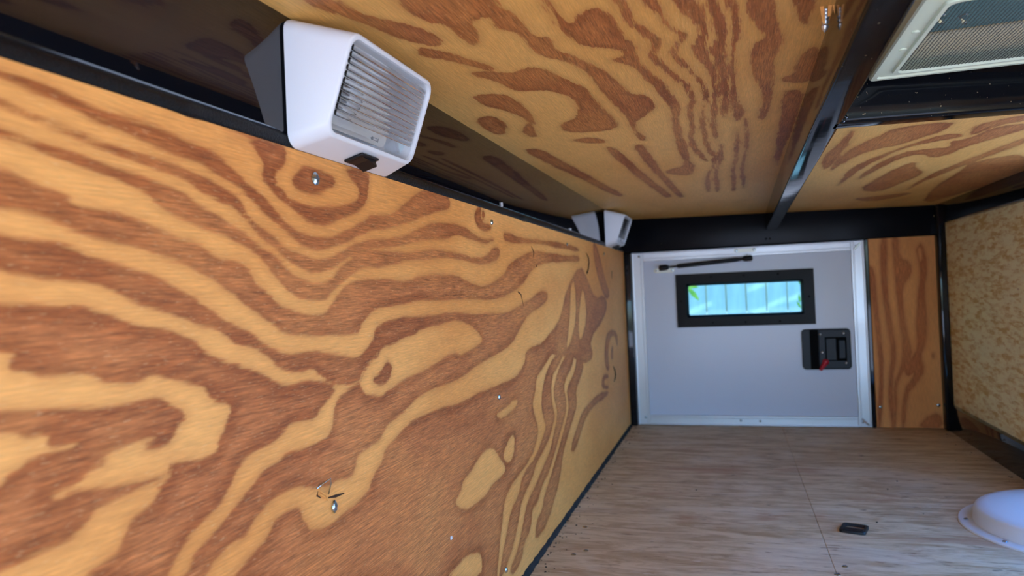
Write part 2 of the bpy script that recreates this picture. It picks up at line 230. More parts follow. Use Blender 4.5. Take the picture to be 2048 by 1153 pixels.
def plywood(name, light, light2, dark, dark2, grain, rough=.55, edge=(-.0018, .0009), jag=.0023, spec=.35):
    """rotary-cut plywood: 'fig' = signed distance (m) into the late-wood bands; grain = axis index of the fibres"""
    m, nt, b = new_mat(name)
    def sc(along, across):
        s = [across] * 3; s[grain] = along; return tuple(s)
    at = N(nt, 'ShaderNodeAttribute', attribute_name='fig')
    fine = noise(nt, sc(55, 1000), 1, 3, .65)
    hair = noise(nt, sc(120, 2200), 1, 2, .6)
    mid = noise(nt, sc(22, 210), 1, 4, .65)
    big = noise(nt, sc(3, 7), 1, 3, .55)
    f = math_(nt, 'MULTIPLY_ADD', math_(nt, 'SUBTRACT', mid, .5), jag * 2.2, at.outputs['Fac'])
    f = math_(nt, 'MULTIPLY_ADD', math_(nt, 'SUBTRACT', fine, .5), jag * 2.4, f)
    wob = noise(nt, sc(14, 45), 1, 3, .6)
    f = math_(nt, 'MULTIPLY_ADD', math_(nt, 'SUBTRACT', wob, .5), jag * 1.6, f)
    mask = maprange(nt, f, *edge)
    deep = maprange(nt, at.outputs['Fac'], .001, .0115)
    lo = mix(nt, maprange(nt, big, .35, .65), light, light2)
    halo = maprange(nt, f, -.007, -.0005)
    lo = mix(nt, math_(nt, 'MULTIPLY', halo, .22), lo, dark)
    blot = noise(nt, sc(7, 16), 1, 4, .6, .5)
    t = math_(nt, 'ADD', math_(nt, 'MULTIPLY', deep, .22), math_(nt, 'ADD', math_(nt, 'MULTIPLY', mid, .35), math_(nt, 'MULTIPLY', blot, .65)))
    hi = mix(nt, maprange(nt, t, .36, .78), dark, dark2)
    col = mix(nt, math_(nt, 'MULTIPLY', mask, maprange(nt, blot, .35, .7, .97, .70)), lo, hi)
    # fibres: light and dark strokes, stronger in the late wood
    stroke = maprange(nt, fine, .30, .70, .66, 1.32, False)
    stroke2 = maprange(nt, hair, .30, .70, .84, 1.15, False)
    k = math_(nt, 'MULTIPLY', stroke, stroke2)
    k = math_(nt, 'ADD', 1, math_(nt, 'MULTIPLY', math_(nt, 'SUBTRACT', k, 1), math_(nt, 'MULTIPLY_ADD', mask, .75, .45)))
    cc = N(nt, 'ShaderNodeCombineColor')
    for q in range(3): nt.links.new(k, cc.inputs[q])
    col = mix(nt, 1.0, col, cc.outputs[0], 'MULTIPLY')
    fleck = noise(nt, sc(210, 1500), 1, 1, .5)
    col = mix(nt, maprange(nt, fleck, .62, .78, 0, .30), col, (.86, .55, .27, 1))
    nt.links.new(col, b.inputs['Base Color'])
    b.inputs['Roughness'].default_value = rough; b.inputs['Specular IOR Level'].default_value = spec
    bump(nt, b, math_(nt, 'ADD', fine, math_(nt, 'MULTIPLY', mid, .6)), .4, .0006)
    return m

M = {}
M['ply_wall'] = plywood('plywood_wall', rgb(242, 176, 100), rgb(228, 154, 80), rgb(152, 82, 38), rgb(188, 114, 64), 1)
M['ply_ceiling'] = plywood('plywood_ceiling', rgb(232, 182, 106), rgb(222, 166, 90), rgb(150, 86, 44), rgb(178, 110, 60), 1, jag=.0036, edge=(-.0008, .0010))
M['ply_panel'] = plywood('plywood_panel', rgb(240, 168, 98), rgb(226, 152, 84), rgb(176, 98, 48), rgb(190, 110, 58), 2, edge=(-.002, .003), jag=.002)
M['splinter'] = plain('raw_splinter', rgb(235, 165, 85), .6)

def mat_floor():
    m, nt, b = new_mat('weathered_plywood')
    st = noise(nt, (11, 52, 1), 1, 6, .72, .8)
    st2 = noise(nt, (24, 130, 1), 1, 4, .65, .3)
    pat = noise(nt, (4, 9, 1), 1, 4, .65, .6)
    c = mix(nt, maprange(nt, st, .36, .62), rgb(184, 152, 114), rgb(222, 198, 162))
    c = mix(nt, maprange(nt, pat, .50, .66, 0, .55), c, rgb(230, 214, 190))
    c = mix(nt, maprange(nt, st2, .43, .30, 0, .8), c, rgb(136, 100, 74))
    c = mix(nt, maprange(nt, st2, .60, .72, 0, .5), c, rgb(240, 228, 208))
    red = noise(nt, (3.2, 12, 1), 1, 4, .65, .8)
    c = mix(nt, maprange(nt, red, .57, .66, 0, .6), c, rgb(182, 134, 102))
    spot = noise(nt, (40, 60, 1), 1, 2, .5)
    c = mix(nt, maprange(nt, spot, .70, .78, 0, .6), c, rgb(70, 55, 45))
    nt.links.new(c, b.inputs['Base Color'])
    b.inputs['Roughness'].default_value = .62
    bump(nt, b, math_(nt, 'ADD', st, st2), .4, .001)
    return m
M['floor'] = mat_floor()

def mat_osb():
    m, nt, b = new_mat('oriented_strand_board')
    def flakes(rot, s, seed):
        v = N(nt, 'ShaderNodeTexVoronoi'); v.inputs['Scale'].default_value = 1
        v.inputs['Randomness'].default_value = 1
        mp = coords(nt, s, rot)
        nz = N(nt, 'ShaderNodeTexNoise'); nz.inputs['Scale'].default_value = .8
        nt.links.new(mp, nz.inputs['Vector'])
        va = N(nt, 'ShaderNodeVectorMath', operation='ADD'); nt.links.new(mp, va.inputs[0]); nt.links.new(nz.outputs['Color'], va.inputs[1])
        nt.links.new(va.outputs[0], v.inputs['Vector'])
        sp = N(nt, 'ShaderNodeSeparateColor'); nt.links.new(v.outputs['Color'], sp.inputs[0])
        return sp.outputs[0], v.outputs['Distance']
    a, da = flakes((.5, 0, 0), (1, 40, 150), 0)
    c_, dc = flakes((-.6, 0, 0), (1, 48, 170), 1)
    d_, dd = flakes((1.4, 0, 0), (1, 40, 160), 2)
    e_, de = flakes((2.3, 0, 0), (1, 36, 140), 3)
    t = math_(nt, 'ADD', math_(nt, 'ADD', a, c_), math_(nt, 'ADD', d_, e_))
    fib = noise(nt, (1, 60, 420), 1, 3, .6, .6)
    t = math_(nt, 'MULTIPLY_ADD', math_(nt, 'SUBTRACT', fib, .5), 2.2, t)
    col = mix(nt, maprange(nt, t, .8, 2.7), rgb(224, 184, 106), rgb(255, 242, 194))
    dk = noise(nt, (1, 80, 170), 1, 3, .6, .4)
    col = mix(nt, maprange(nt, dk, .66, .74, 0, .55), col, rgb(176, 122, 64))
    nt.links.new(col, b.inputs['Base Color']); b.inputs['Roughness'].default_value = .55
    bump(nt, b, math_(nt, 'ADD', a, c_), .3, .0006)
    return m
M['osb'] = mat_osb()

def mat_black(name, rough, dust=0, wav=.25, spec=.4):
    m, nt, b = new_mat(name)
    c = (.004, .0045, .007, 1)
    if dust:
        n1 = noise(nt, (1, 1, 1), 420, 1, .5)
        c = mix(nt, maprange(nt, n1, .74, .78, 0, dust), c, rgb(170, 150, 120))
        nt.links.new(c, b.inputs['Base Color'])
    else: b.inputs['Base Color'].default_value = c
    b.inputs['Roughness'].default_value = rough; b.inputs['Specular IOR Level'].default_value = spec
    bump(nt, b, noise(nt, (1, 1, 1), 28, 2, .5), wav, .0004)
    return m
M['black_gloss'] = mat_black('black_gloss_paint', .045)
M['black_beam'] = mat_black('black_beam_paint', .09, .5, .5, .2)
M['black_header'] = mat_black('black_satin_paint', .25, 0, .4, .12)
M['black_mirror'] = mat_black('black_side_paint', .03, 0, .05, .75)
M['seal'] = plain('black_sealant', (.005, .0055, .007, 1), .38, 0, .18, (900, .9, .0008))
M['black_satin'] = plain('black_satin_plastic', rgb(14, 15, 19), .42, 0, .35)
M['black_rubber'] = plain('black_window_frame', rgb(10, 11, 16), .4, 0, .2)
M['latch'] = plain('charcoal_latch_plastic', rgb(34, 40, 50), .42, 0, .3)
M['slot'] = plain('dark_slot', (.001, .001, .0015, 1), .7, 0, .1)
M['red'] = plain('red_plastic', rgb(190, 24, 48), .35)
M['white_plastic'] = plain('white_plastic', rgb(222, 227, 236), .34, 0, .45, (500, .04, .0002))
M['dome_plastic'] = plain('white_dome_plastic', rgb(222, 224, 228), .42)
M['vent_plastic'] = plain('off_white_vent_plastic', rgb(218, 228, 208), .42)
def mat_lid(name='smoked_vent_lid', tint=None, base=None):
    m = bpy.data.materials.new(name); m.use_nodes = True
    nt = m.node_tree; nt.nodes.clear(); out = N(nt, 'ShaderNodeOutputMaterial')
    a = N(nt, 'ShaderNodeBsdfTranslucent'); b = N(nt, 'ShaderNodeBsdfPrincipled'); mx = N(nt, 'ShaderNodeMixShader')
    a.inputs[0].default_value = tint or LID_TINT; b.inputs['Base Color'].default_value = base or rgb(40, 62, 70); b.inputs['Roughness'].default_value = .4
    mx.inputs[0].default_value = .8
    nt.links.new(b.outputs[0], mx.inputs[1]); nt.links.new(a.outputs[0], mx.inputs[2]); nt.links.new(mx.outputs[0], out.inputs[0])
    return m
LID_TINT = (.13, .19, .18, 1)
WALL_TINT = (.40, .35, .22, 1)
M['vent_lid'] = mat_lid()
M['vent_wall'] = mat_lid('beige_vent_wall', WALL_TINT, rgb(150, 144, 118))
M['screen'] = plain('grey_screen_wire', rgb(52, 54, 52), .5, .1)
M['door_white'] = plain('door_white_skin', rgb(216, 226, 246), .2, 0, .5, (6, .04, .002))
M['screw'] = plain('zinc_screw', rgb(190, 205, 212), .22, 1)
M['tip'] = plain('bare_steel_tip', rgb(214, 220, 226), .3, .8)
M['chrome'] = plain('chrome', rgb(225, 228, 232), .12, 1)
M['reflector'] = plain('lamp_reflector', rgb(228, 228, 226), .3, .1)
M['brass'] = plain('bulb_socket', rgb(96, 92, 84), .3, .7)
M['pewter'] = plain('pewter_mark', rgb(92, 94, 100), .4)
M['crack'] = plain('wood_crack', rgb(58, 34, 18), .8)
M['grit'] = plain('dark_grit', rgb(52, 48, 46), .9)
M['grime'] = plain('dark_gap_filler', rgb(40, 42, 44), .85, 0, .3, (300, .6, .001))
M['steel_bracket'] = plain('zinc_bracket', rgb(222, 224, 214), .35, .4)

def mat_alu():
    m, nt, b = new_mat('brushed_aluminium')
    n = noise(nt, (9, 9, 9), 1, 2, .5)
    nt.links.new(mix(nt, n, rgb(206, 212, 220), rgb(226, 230, 236)), b.inputs['Base Color'])
    b.inputs['Metallic'].default_value = .85
    nt.links.new(maprange(nt, n, .3, .7, .34, .44), b.inputs['Roughness'])
    return m
M['alu'] = mat_alu()

def mat_clear(name, rough, tint=(1, 1, 1, 1), ior=1.45):
    m, nt, b = new_mat(name)
    b.inputs['Base Color'].default_value = tint; b.inputs['Roughness'].default_value = rough
    b.inputs['IOR'].default_value = ior; b.inputs['Transmission Weight'].default_value = 1
    return m
M['bulb'] = mat_clear('clear_bulb', .0)
M['lens_rib'] = mat_clear('clear_lens_rib', .01, (1, 1, 1, 1), 1.38)

def mat_pane(name='tinted_window_glass', tint=None):
    m = bpy.data.materials.new(name); m.use_nodes = True
    nt = m.node_tree; nt.nodes.clear()
    out = N(nt, 'ShaderNodeOutputMaterial'); t = N(nt, 'ShaderNodeBsdfTransparent'); g = N(nt, 'ShaderNodeBsdfGlossy')
    fr = N(nt, 'ShaderNodeFresnel'); fr.inputs[0].default_value = 1.45
    t.inputs[0].default_value = tint or GLASS_TINT; g.inputs[1].default_value = .02
    mx = N(nt, 'ShaderNodeMixShader')
    ge = N(nt, 'ShaderNodeNewGeometry')
    k = math_(nt, 'MULTIPLY', fr.outputs[0], math_(nt, 'SUBTRACT', 1, ge.outputs['Backfacing']))
    nt.links.new(k, mx.inputs[0]); nt.links.new(t.outputs[0], mx.inputs[1]); nt.links.new(g.outputs[0], mx.inputs[2])
    nt.links.new(mx.outputs[0], out.inputs[0])
    return m
GLASS_TINT = (.42, .58, .555, 1)
M['pane'] = mat_pane()
M['lens'] = mat_pane('clear_lens_sheet', (.97, .97, .97, 1))

def mat_noise2(name, a, b_, s3, rough=.8):
    m, nt, b = new_mat(name)
    nt.links.new(mix(nt, maprange(nt, noise(nt, s3, 1, 4, .6), .3, .7), a, b_), b.inputs['Base Color'])
    b.inputs['Roughness'].default_value = rough
    return m
M['fence'] = mat_noise2('painted_fence_board', rgb(206, 212, 214), rgb(232, 236, 238), (20, 20, 4))
M['ground'] = mat_noise2('gravel_ground', rgb(176, 174, 170), rgb(206, 204, 200), (4, 4, 4))
M['leaf'] = mat_noise2('leaf', rgb(120, 175, 50), rgb(190, 215, 70), (30, 30, 30), .5)
M['skin'] = plain('white_trailer_skin', rgb(215, 216, 218), .35)

# ---------------------------------------------------------------- figure fields
def parse(fig):
    out = []
    for s in fig.split('|'):
        a = np.array(s[1:].split(), float).reshape(-1, 2) * 1e-4
        # one corner-cutting pass rounds the outline
        b = np.roll(a, -1, 0)
        a = np.stack([a * .75 + b * .25, a * .25 + b * .75], 1).reshape(-1, 2)
        out.append((s[0], a))
    return out

def field(fig, U, V, lim=.012):
    P = np.stack([U, V], -1).reshape(-1, 2)
    F = np.full(len(P), -lim)
    for op, a in parse(fig):
        lo = a.min(0) - lim; hi = a.max(0) + lim
        idx = np.nonzero((P > lo).all(1) & (P < hi).all(1))[0]
        if not len(idx): continue
        p = P[idx]; d2 = np.full(len(p), 1e9); ins = np.zeros(len(p), bool)
        for s, e in zip(a, np.roll(a, -1, 0)):
            w = e - s; q = p - s
            t = np.clip((q @ w) / max(w @ w, 1e-14), 0, 1)
            dd = q - t[:, None] * w
            d2 = np.minimum(d2, (dd * dd).sum(1))
            if s[1] != e[1]:
                c = ((s[1] > p[:, 1]) != (e[1] > p[:, 1])) & (p[:, 0] < (e[0] - s[0]) * (p[:, 1] - s[1]) / (e[1] - s[1]) + s[0])
                ins ^= c
        sd = np.clip(np.where(ins, 1, -1) * np.sqrt(d2), -lim, lim)
        F[idx] = np.maximum(F[idx], sd) if op == '+' else np.minimum(F[idx], -sd)
    return F

def grid_slab(name, us, vs, place, thick, mat, F, hole=None):
    """front skin as a fine grid carrying 'fig', closed by a back and four sides"""
    nu, nv = len(us), len(vs)
    U, V = np.meshgrid(us, vs, indexing='ij')
    front = place(U.ravel(), V.ravel(), 0)
    cu = np.array([us[0], us[-1], us[-1], us[0]]); cv = np.array([vs[0], vs[0], vs[-1], vs[-1]])
    back = place(cu, cv, thick)
    verts = np.concatenate([front, back])
    i = np.arange(nu - 1)[:, None] * nv + np.arange(nv - 1)[None]
    q = np.stack([i, i + nv, i + nv + 1, i + 1], -1).reshape(-1, 4)
    if hole:
        cu_ = (us[:-1] + us[1:]) / 2; cv_ = (vs[:-1] + vs[1:]) / 2
        keep = ~(((cu_ > hole[0]) & (cu_ < hole[1]))[:, None] & ((cv_ > hole[2]) & (cv_ < hole[3]))[None]).ravel()
        q = q[keep]
    b0 = nu * nv; c = [0, (nu - 1) * nv, nu * nv - 1, nv - 1]
    side = ([] if hole else [[b0 + 3, b0 + 2, b0 + 1, b0]]) + [[c[k], b0 + k, b0 + (k + 1) % 4, c[(k + 1) % 4]] for k in range(4)]
    faces = np.concatenate([q, np.array(side)])
    me = bpy.data.meshes.new(name)
    me.vertices.add(len(verts)); me.vertices.foreach_set('co', verts.astype(np.float32).ravel())
    me.loops.add(faces.size); me.loops.foreach_set('vertex_index', faces.astype(np.int32).ravel())
    me.polygons.add(len(faces)); me.polygons.foreach_set('loop_start', np.arange(0, faces.size, 4, dtype=np.int32))
    me.update(calc_edges=True)
    at = me.attributes.new('fig', 'FLOAT', 'POINT')
    at.data.foreach_set('value', np.concatenate([F, np.full(4, -.012)]).astype(np.float32))
    me.materials.append(mat)
    o = bpy.data.objects.new(name, me); COL.objects.link(o)
    return o

def wild(u, v, s=1.0):
    return np.sin(46 * s * v + 2.2 * np.sin(7 * u + 1) + 1.5 * np.sin(19 * v + 5 * u) + .8 * np.sin(23 * u - 9 * v)) * .007 - .001

def blend(F, w, G):
    return np.maximum(F, -.012 + (np.clip(G, -.012, .012) + .012) * w)

# ================================================================ THE ROOM
HN, HY = .60, 1.12               # near and far edge of the side hatch, an opening added for light
XL, XR = -.2362, .430            # inner faces of the side walls
YO, YB = -.12, 1.69              # open rear end, far end
zc = lambda x: E + .1655 - .0236 * (x + .236)

# left plywood wall
us = np.arange(YO, 1.6921, .0025); vs = np.arange(E - .3206 + .004, E + .0903, .0025); vs[-1] = E + .0902
U, V = np.meshgrid(us, vs, indexing='ij')
F = field(WALL_FIG, U, V - E)
F = blend(F, np.clip((.16 - U.ravel()) / .06, 0, 1), wild(U.ravel(), V.ravel()))
wall_left = grid_slab('wall_left', us, vs, lambda u, v, t: np.stack([np.full_like(u, XL - t), u, v], 1), .012, M['ply_wall'], F)
tag(wall_left, 'broad orange plywood wall with dark swirling grain on the left', 'wall', kind='structure')

# ceiling (falls slightly to the right)
us = np.arange(XL - .03, .46, .003); vs = np.arange(YO, 1.72, .003)
U, V = np.meshgrid(us, vs, indexing='ij')
F = field(CEIL_FIG, U, V)
u_, v_ = U.ravel(), V.ravel()
wn = np.clip((.36 - v_) / .08, 0, 1) * (u_ < .2)
wf = np.clip((v_ - 1.25) / .3, 0, .5)
F = blend(F, np.maximum(wn, wf * .9), wild(v_, u_, 1.3))
ceiling = grid_slab('ceiling', us, vs, lambda u, v, t: np.stack([u, v, zc(u) + t], 1), .012, M['ply_ceiling'], F, (.112, .329, .429, .5835))
tag(ceiling, 'golden plywood ceiling with wavy dark grain figure', 'ceiling', kind='structure')

# floor: joists' deck with two plywood sheets butted along a dark joint
floor = tag(obj('floor', box(XL - .02, .47, YO, 1.74, -.03, -.010), M['grime']), 'greyish weathered plywood floor with a lengthwise joint', 'floor', kind='structure')
obj('plywood_sheet', box(XL - .01, .0975, YO, 1.735, -.010, 0, .0006, 1), M['floor'], floor)
obj('plywood_sheet', box(.0978, .46, YO, 1.735, -.010, 0, .0006, 1), M['floor'], floor)

# right strand-board wall and its steel
wall_right = tag(obj('wall_right', box(XR, XR + .012, HY, 1.665, E - .268, E + .116), M['osb']), 'yellowish strand board wall panel in a black frame', 'wall', kind='structure')

def trim(n, bm, mat, label, smooth=True):
    return tag(obj('trim_%d' % n, bm, mat, smooth=smooth, angle=35), label, 'beam', kind='structure')

trim(1, box(-.276, XL - .0006, YO, 1.73, E + .0968, E + .1705, .0016, 3), M['black_mirror'], 'glossy black tube along the top of the left plywood wall')
# right top tube
trim(2, box(.420, .460, HY, 1.735, E + .108, E + .160, .002, 3), M['black_mirror'], 'glossy black tube above the strand board panel')
# right bottom tube
trim(3, hexa([(.4203, HY, 0), (.46, HY, 0), (.46, 1.735, 0), (.4203, 1.735, 0), (.4203, HY, E - .2655), (.46, HY, E - .2655), (.46, 1.735, E - .2655), (.4203, 1.735, E - .2655)], .0015, 2), M['black_gloss'], 'glossy black rail on the floor under the strand board')
# header over the door
trim(4, box(-.262, .46, 1.685, 1.735, E + .0865, E + .172, .003, 3), M['black_header'], 'black header beam above the white door')
# left door post, door/panel mullion, right corner post
trim(5, box(-.262, -.2205, 1.680, 1.735, 0, E + .0865, .003, 3), M['black_gloss'], 'black post between the left plywood wall and the door')
trim(6, box(.2812, .2885, 1.692, 1.735, 0, E + .0865, .001, 1), M['black_gloss'], 'thin black strip between the door and the plywood strip')
trim(7, box(.4150, .46, 1.668, 1.735, 0, E + .150, .003, 3), M['black_gloss'], 'black corner post right of the plywood strip')
# lengthwise roof bow
def bow(x0a, x1a, ya, x0b, x1b, yb, z0):
    p = []
    for z in (0, 1):
        for x, y in ((x0a, ya), (x1a, ya), (x1b, yb), (x0b, yb)):
            p.append((x, y, z0 if z == 0 else zc(x) + .002))
    return hexa(p, .0028, 4)
trim(8, bow(.0560, .0757, YO, .0828, .1060, 1.687, E + .120), M['black_beam'], 'long glossy black roof bow running to the back wall')
# cross bow behind the vent
trim(9, hexa([(.080, .5915, E + .120), (.46, .637, E + .120), (.46, .659, E + .120), (.080, .6135, E + .120),
              (.080, .5915, zc(.08) + .002), (.46, .637, zc(.46) + .002), (.46, .659, zc(.46) + .002), (.080, .6135, zc(.08) + .002)], .0028, 4), M['black_beam'], 'short black cross bow behind the roof vent')
# frame of the open end and the added side hatch
trim(10, box(.42, .46, HN - .02, HN, 0, E + .152, .002, 2), M['black_gloss'], 'black post at the near edge of the added side hatch')
wr2 = tag(obj('wall_right_near', box(XR, XR + .012, YO, HN - .02, 0, E + .150), M['osb']), 'strand board panel beside the open rear end', 'wall', kind='structure')
trim(11, box(.42, .46, YO, HY, E + .130, E + .152, .002, 2), M['black_gloss'], 'black tube over the added side hatch')
trim(12, box(.42, .46, HY - .02, HY, 0, E + .152, .002, 2), M['black_gloss'], 'black post at the far edge of the added side hatch')

# outer skins
tag(obj('wall_outside_left', box(-.292, -.278, YO, 1.75, -.03, E + .19), M['skin']), 'white outer skin of the left side', 'wall', kind='structure')
tag(obj('wall_outside_right', box(.462, .474, HY - .02, 1.75, -.03, E + .182), M['skin']), 'white outer skin of the right side', 'wall', kind='structure')
def roof_skin():
    bm = bmesh.new()
    for x0, x1, y0, y1 in ((-.292, .088, YO, 1.75), (.353, .474, YO, 1.75), (.088, .353, YO, .405), (.088, .353, .6130, 1.75)):
        bx(bm, x0, x1, y0, y1, E + .182, E + .192)
    return bm
tag(obj('roof', roof_skin(), M['skin']), 'white outer roof skin above the ceiling', 'roof', kind='structure')
tag(obj('wall_outside_back', box(.283, .474, 1.737, 1.75, -.03, E + .19), M['skin']), 'white outer skin beside the door', 'wall', kind='structure')

# weld beads where the bows meet
for i, (p, r) in enumerate((((.0885, .588, E + .123), .0028), ((.0870, .594, E + .1215), .0035), ((.0855, .600, E + .122), .0026))):
    bm = bmesh.new(); bmesh.ops.create_icosphere(bm, subdivisions=2, radius=r)
    for v in bm.verts: v.co = Vector((v.co.x * .8, v.co.y * 1.5, v.co.z * .6)) + Vector(p)
    obj('weld_bead', bm, M['black_gloss'], bpy.data.objects['trim_9'], True)
for x, z in ((-.1486, .1037), (.0819, .1005), (.090, .1005), (.4159, .1269), (.417, .118)):
    bm = bmesh.new(); bmesh.ops.create_icosphere(bm, subdivisions=1, radius=.0028)
    for v in bm.verts: v.co += Vector((x, 1.6845, E + z))
    obj('weld_spatter', bm, M['black_gloss'] if x < .3 else M['screw'], bpy.data.objects['trim_4'], True)

# black sealant bead between the plywood and the tube, lumpy in places
def bead():
    bm = bmesh.new(); ys = np.arange(YO, 1.682, .006); rings = []
    rnd = random.Random(4)
    for y in ys:
        lump = .0022 * math.exp(-((y - .272) / .006) ** 2) + .0028 * math.exp(-((y - .828) / .012) ** 2) + .0012 * math.exp(-((y - .745) / .012) ** 2)
        w = (.25 if y < .68 else .9) * rnd.uniform(-.0005, .0005)
        d = .0004 + lump * .55 + abs(w)
        z0, z1 = E + .0893 - lump * .3, E + .0972 + w * .5
        ring = [(XL - .010, y, z0), (XL + .1 * d, y, z0), (XL + d, y, z0 + .0022), (XL + d * 1.1, y, (z0 + z1) / 2 + w), (XL + d, y, z1 - .002), (XL - .0012, y, z1 + .0004), (XL - .010, y, z1)]
        rings.append(ring)
    return loft(rings, bm=bm)
tag(obj('sealant_bead', bead(), M['seal'], smooth=True), 'rough black sealant bead along the top of the left plywood wall', 'sealant')
# filler / dirt in the floor joint of the left wall
def dirt():
    bm = bmesh.new(); rings = []; rnd = random.Random(8)
    for y in np.arange(YO, 1.68, .008):
        w = rnd.uniform(0, .0018)
        rings.append([(XL - .008, y, .0002), (XL + .0030 + w, y, .0002), (XL + .0016 + w * .5, y, .0036 + w), (XL - .0004, y, .0056 + w), (XL - .008, y, .0058)])
    return loft(rings, bm=bm)
tag(obj('floor_joint_filler', dirt(), M['grime'], smooth=True), 'dark grimy filler in the joint between floor and left wall', 'filler')

# ---------------------------------------------------------------- door
door = tag(obj('door_1', box(-.2165, .2785, 1.703, 1.725, .003, E + .083), M['door_white']), 'white door with aluminium edge frame and a wide black-framed window', 'door', kind='structure')
# cut the window hole: rebuild the skin from four pieces around it
def ring_box(x0, x1, z0, z1, hx0, hx1, hz0, hz1, y0, y1, r=0.0):
    a = rrect(x0, x1, z0, z1, max(r, .0004), 4); h = rrect(hx0, hx1, hz0, hz1, .006, 4)
    bm = bmesh.new()
    R_ = [[bm.verts.new((p[0], y, p[1])) for p in q] for q, y in ((a, y0), (a, y1), (h, y1), (h, y0))]
    n = len(a)
    for k in range(4):
        A_, B_ = R_[k], R_[(k + 1) % 4]
        for i in range(n): bm.faces.new((A_[i], A_[(i + 1) % n], B_[(i + 1) % n], B_[i]))
    return bm
bm = ring_box(-.2165, .2785, .003, E + .083, -.097, .156, E - .071, E + .007, 1.700, 1.724)
bmesh.ops.recalc_face_normals(bm, faces=bm.faces)
door.data.clear_geometry(); bm.to_mesh(door.data); bm.free()

def rail(x0, x1, z0, z1, vert):
    """extruded edge profile: raised outer lip, flat, raised inner lip"""
    bm = bmesh.new()
    bx(bm, x0, x1, 1.6965, 1.728, z0, z1, .001, 1)
    w = .0035
    if vert == 'L': bx(bm, x0, x0 + w, 1.692, 1.70, z0, z1, .001, 2); bx(bm, x1 - .007, x1 - .0045, 1.6950, 1.70, z0, z1, .0006, 1)
    if vert == 'R': bx(bm, x1 - w, x1, 1.692, 1.70, z0, z1, .001, 2); bx(bm, x0 + .0045, x0 + .007, 1.6950, 1.70, z0, z1, .0006, 1)
    if vert == 'T': bx(bm, x0, x1, 1.692, 1.70, z1 - w, z1, .001, 2); bx(bm, x0, x1, 1.6950, 1.70, z0 + .0045, z0 + .007, .0006, 1)
    if vert == 'B': bx(bm, x0, x1, 1.692, 1.70, z0, z0 + w, .001, 2); bx(bm, x0, x1, 1.6950, 1.70, z1 - .007, z1 - .0045, .0006, 1)
    return bm
obj('edge_rail', rail(-.2199, -.1925, .001, E + .0857, 'L'), M['alu'], door)
obj('edge_rail', rail(.2545, .2806, .001, E + .0857, 'R'), M['alu'], door)
obj('edge_rail', rail(-.1925, .2545, E + .0645, E + .0857, 'T'), M['alu'], door)
obj('edge_rail', rail(-.1925, .2545, .001, .0235, 'B'), M['alu'], door)
def rivet(r=.0028): return lathe(bmesh.new(), (0, 0, 0), (0, -1, 0), [(-.001, r), (.0006, r), (.0016, r * .7), (.002, 0)], 12)
rv0 = None
for x, z in ((.0108, -.3082), (.0525, -.3088), (-.2029, -.3023), (.2628, -.3087), (.2657, .0739), (-.2023, .0770)):
    if rv0 is None: rv0 = obj('rivet', rivet(), M['screw'], door, True); rv0.location = (x, 1.6965, E + z)
    else: inst(rv0, 'rivet', door, (x, 1.6965, E + z))
# mitre plates at the two right corners
for z in (E + .073, .012):
    bm = bmesh.new(); s = 1 if z > .2 else -1
    bx(bm, -.010, .010, -.0012, .0012, -.0022, .0022, .0006, 1)
    o = obj('corner_key', bm, M['chrome'], door); o.location = (.268, 1.6955, z); o.rotation_euler = (0, -s * .8, 0)

# window in the door
def picture_frame(x0, x1, z0, z1, w, y0, y1, r_in):
    outer = rrect(x0, x1, z0, z1, .0012, 6); inner = rrect(x0 + w, x1 - w, z0 + w, z1 - w, r_in, 6); mid = rrect(x0 + w * .80, x1 - w * .80, z0 + w * .80, z1 - w * .80, r_in + .002, 6)
    rings = [[(p[0], y1, p[1]) for p in outer], [(p[0], y0, p[1]) for p in outer], [(p[0], y0 - .0008, p[1]) for p in mid], [(p[0], y0 + .006, p[1]) for p in inner], [(p[0], y1 + .008, p[1]) for p in inner]]
    return loft(rings, False, False)
wf = obj('window_frame', picture_frame(-.1200, .1780, E - .0930, E + .0300, .0275, 1.6935, 1.7015, .004), M['black_rubber'], door)
obj('pane', box(-.094, .153, 1.706, 1.7085, E - .068, E + .004), M['pane'], wf)
hole0 = None
for x in (-.0405, .031, .104):
    for z in (E + .0215, E - .0845):
        if hole0 is None: hole0 = obj('screw_dimple', rivet(.0022), M['slot'], wf, True); hole0.location = (x, 1.6938, z)
        else: inst(hole0, 'screw_dimple', wf, (x, 1.6938, z))
for x in (-.109, .1665): inst(hole0, 'screw_dimple', wf, (x, 1.6938, E - .032))

# paddle latch on the door
LX, LZ = .147, E - .1045         # top-left corner
def lz(px): return LX + (px - 875) * .000418
def lv(py): return LZ - (py - 622) * .000445
def plate(x0, x1, z0, z1, y0, y1, r, top=.9):
    a = rrect(x0, x1, z0, z1, r, 5); c = [(q[0] * 1, q[1]) for q in rrect(x0 + .0012, x1 - .0012, z0 + .0012, z1 - .0012, max(r - .001, .0004), 5)]
    return loft([[(p[0], y1, p[1]) for p in a], [(p[0], y0 + .0012, p[1]) for p in a], [(p[0], y0, p[1]) for p in c]])
latch = obj('latch', plate(lz(875), lz(1112), lv(822), lv(622), 1.6925, 1.7005, .008), M['latch'], door, True, 40)
obj('slot', box(lz(914), lz(955), 1.6918, 1.6935, lv(821), lv(623)), M['slot'], latch)
obj('lock_plate', plate(lz(956), lz(1108), lv(817), lv(626), 1.6905, 1.693, .004), M['latch'], latch, True, 40)
obj('handle_recess', box(lz(986), lz(1090), 1.6900, 1.6915, lv(780), lv(662), .0004, 1), M['slot'], latch)
obj('paddle', plate(lz(990), lz(1040), lv(776), lv(668), 1.6860, 1.6903, .0025), M['latch'], latch, True, 40)
obj('paddle_pivot', plate(lz(1052), lz(1084), lv(768), lv(678), 1.6882, 1.6903, .002), M['latch'], latch, True, 40)
s0 = None
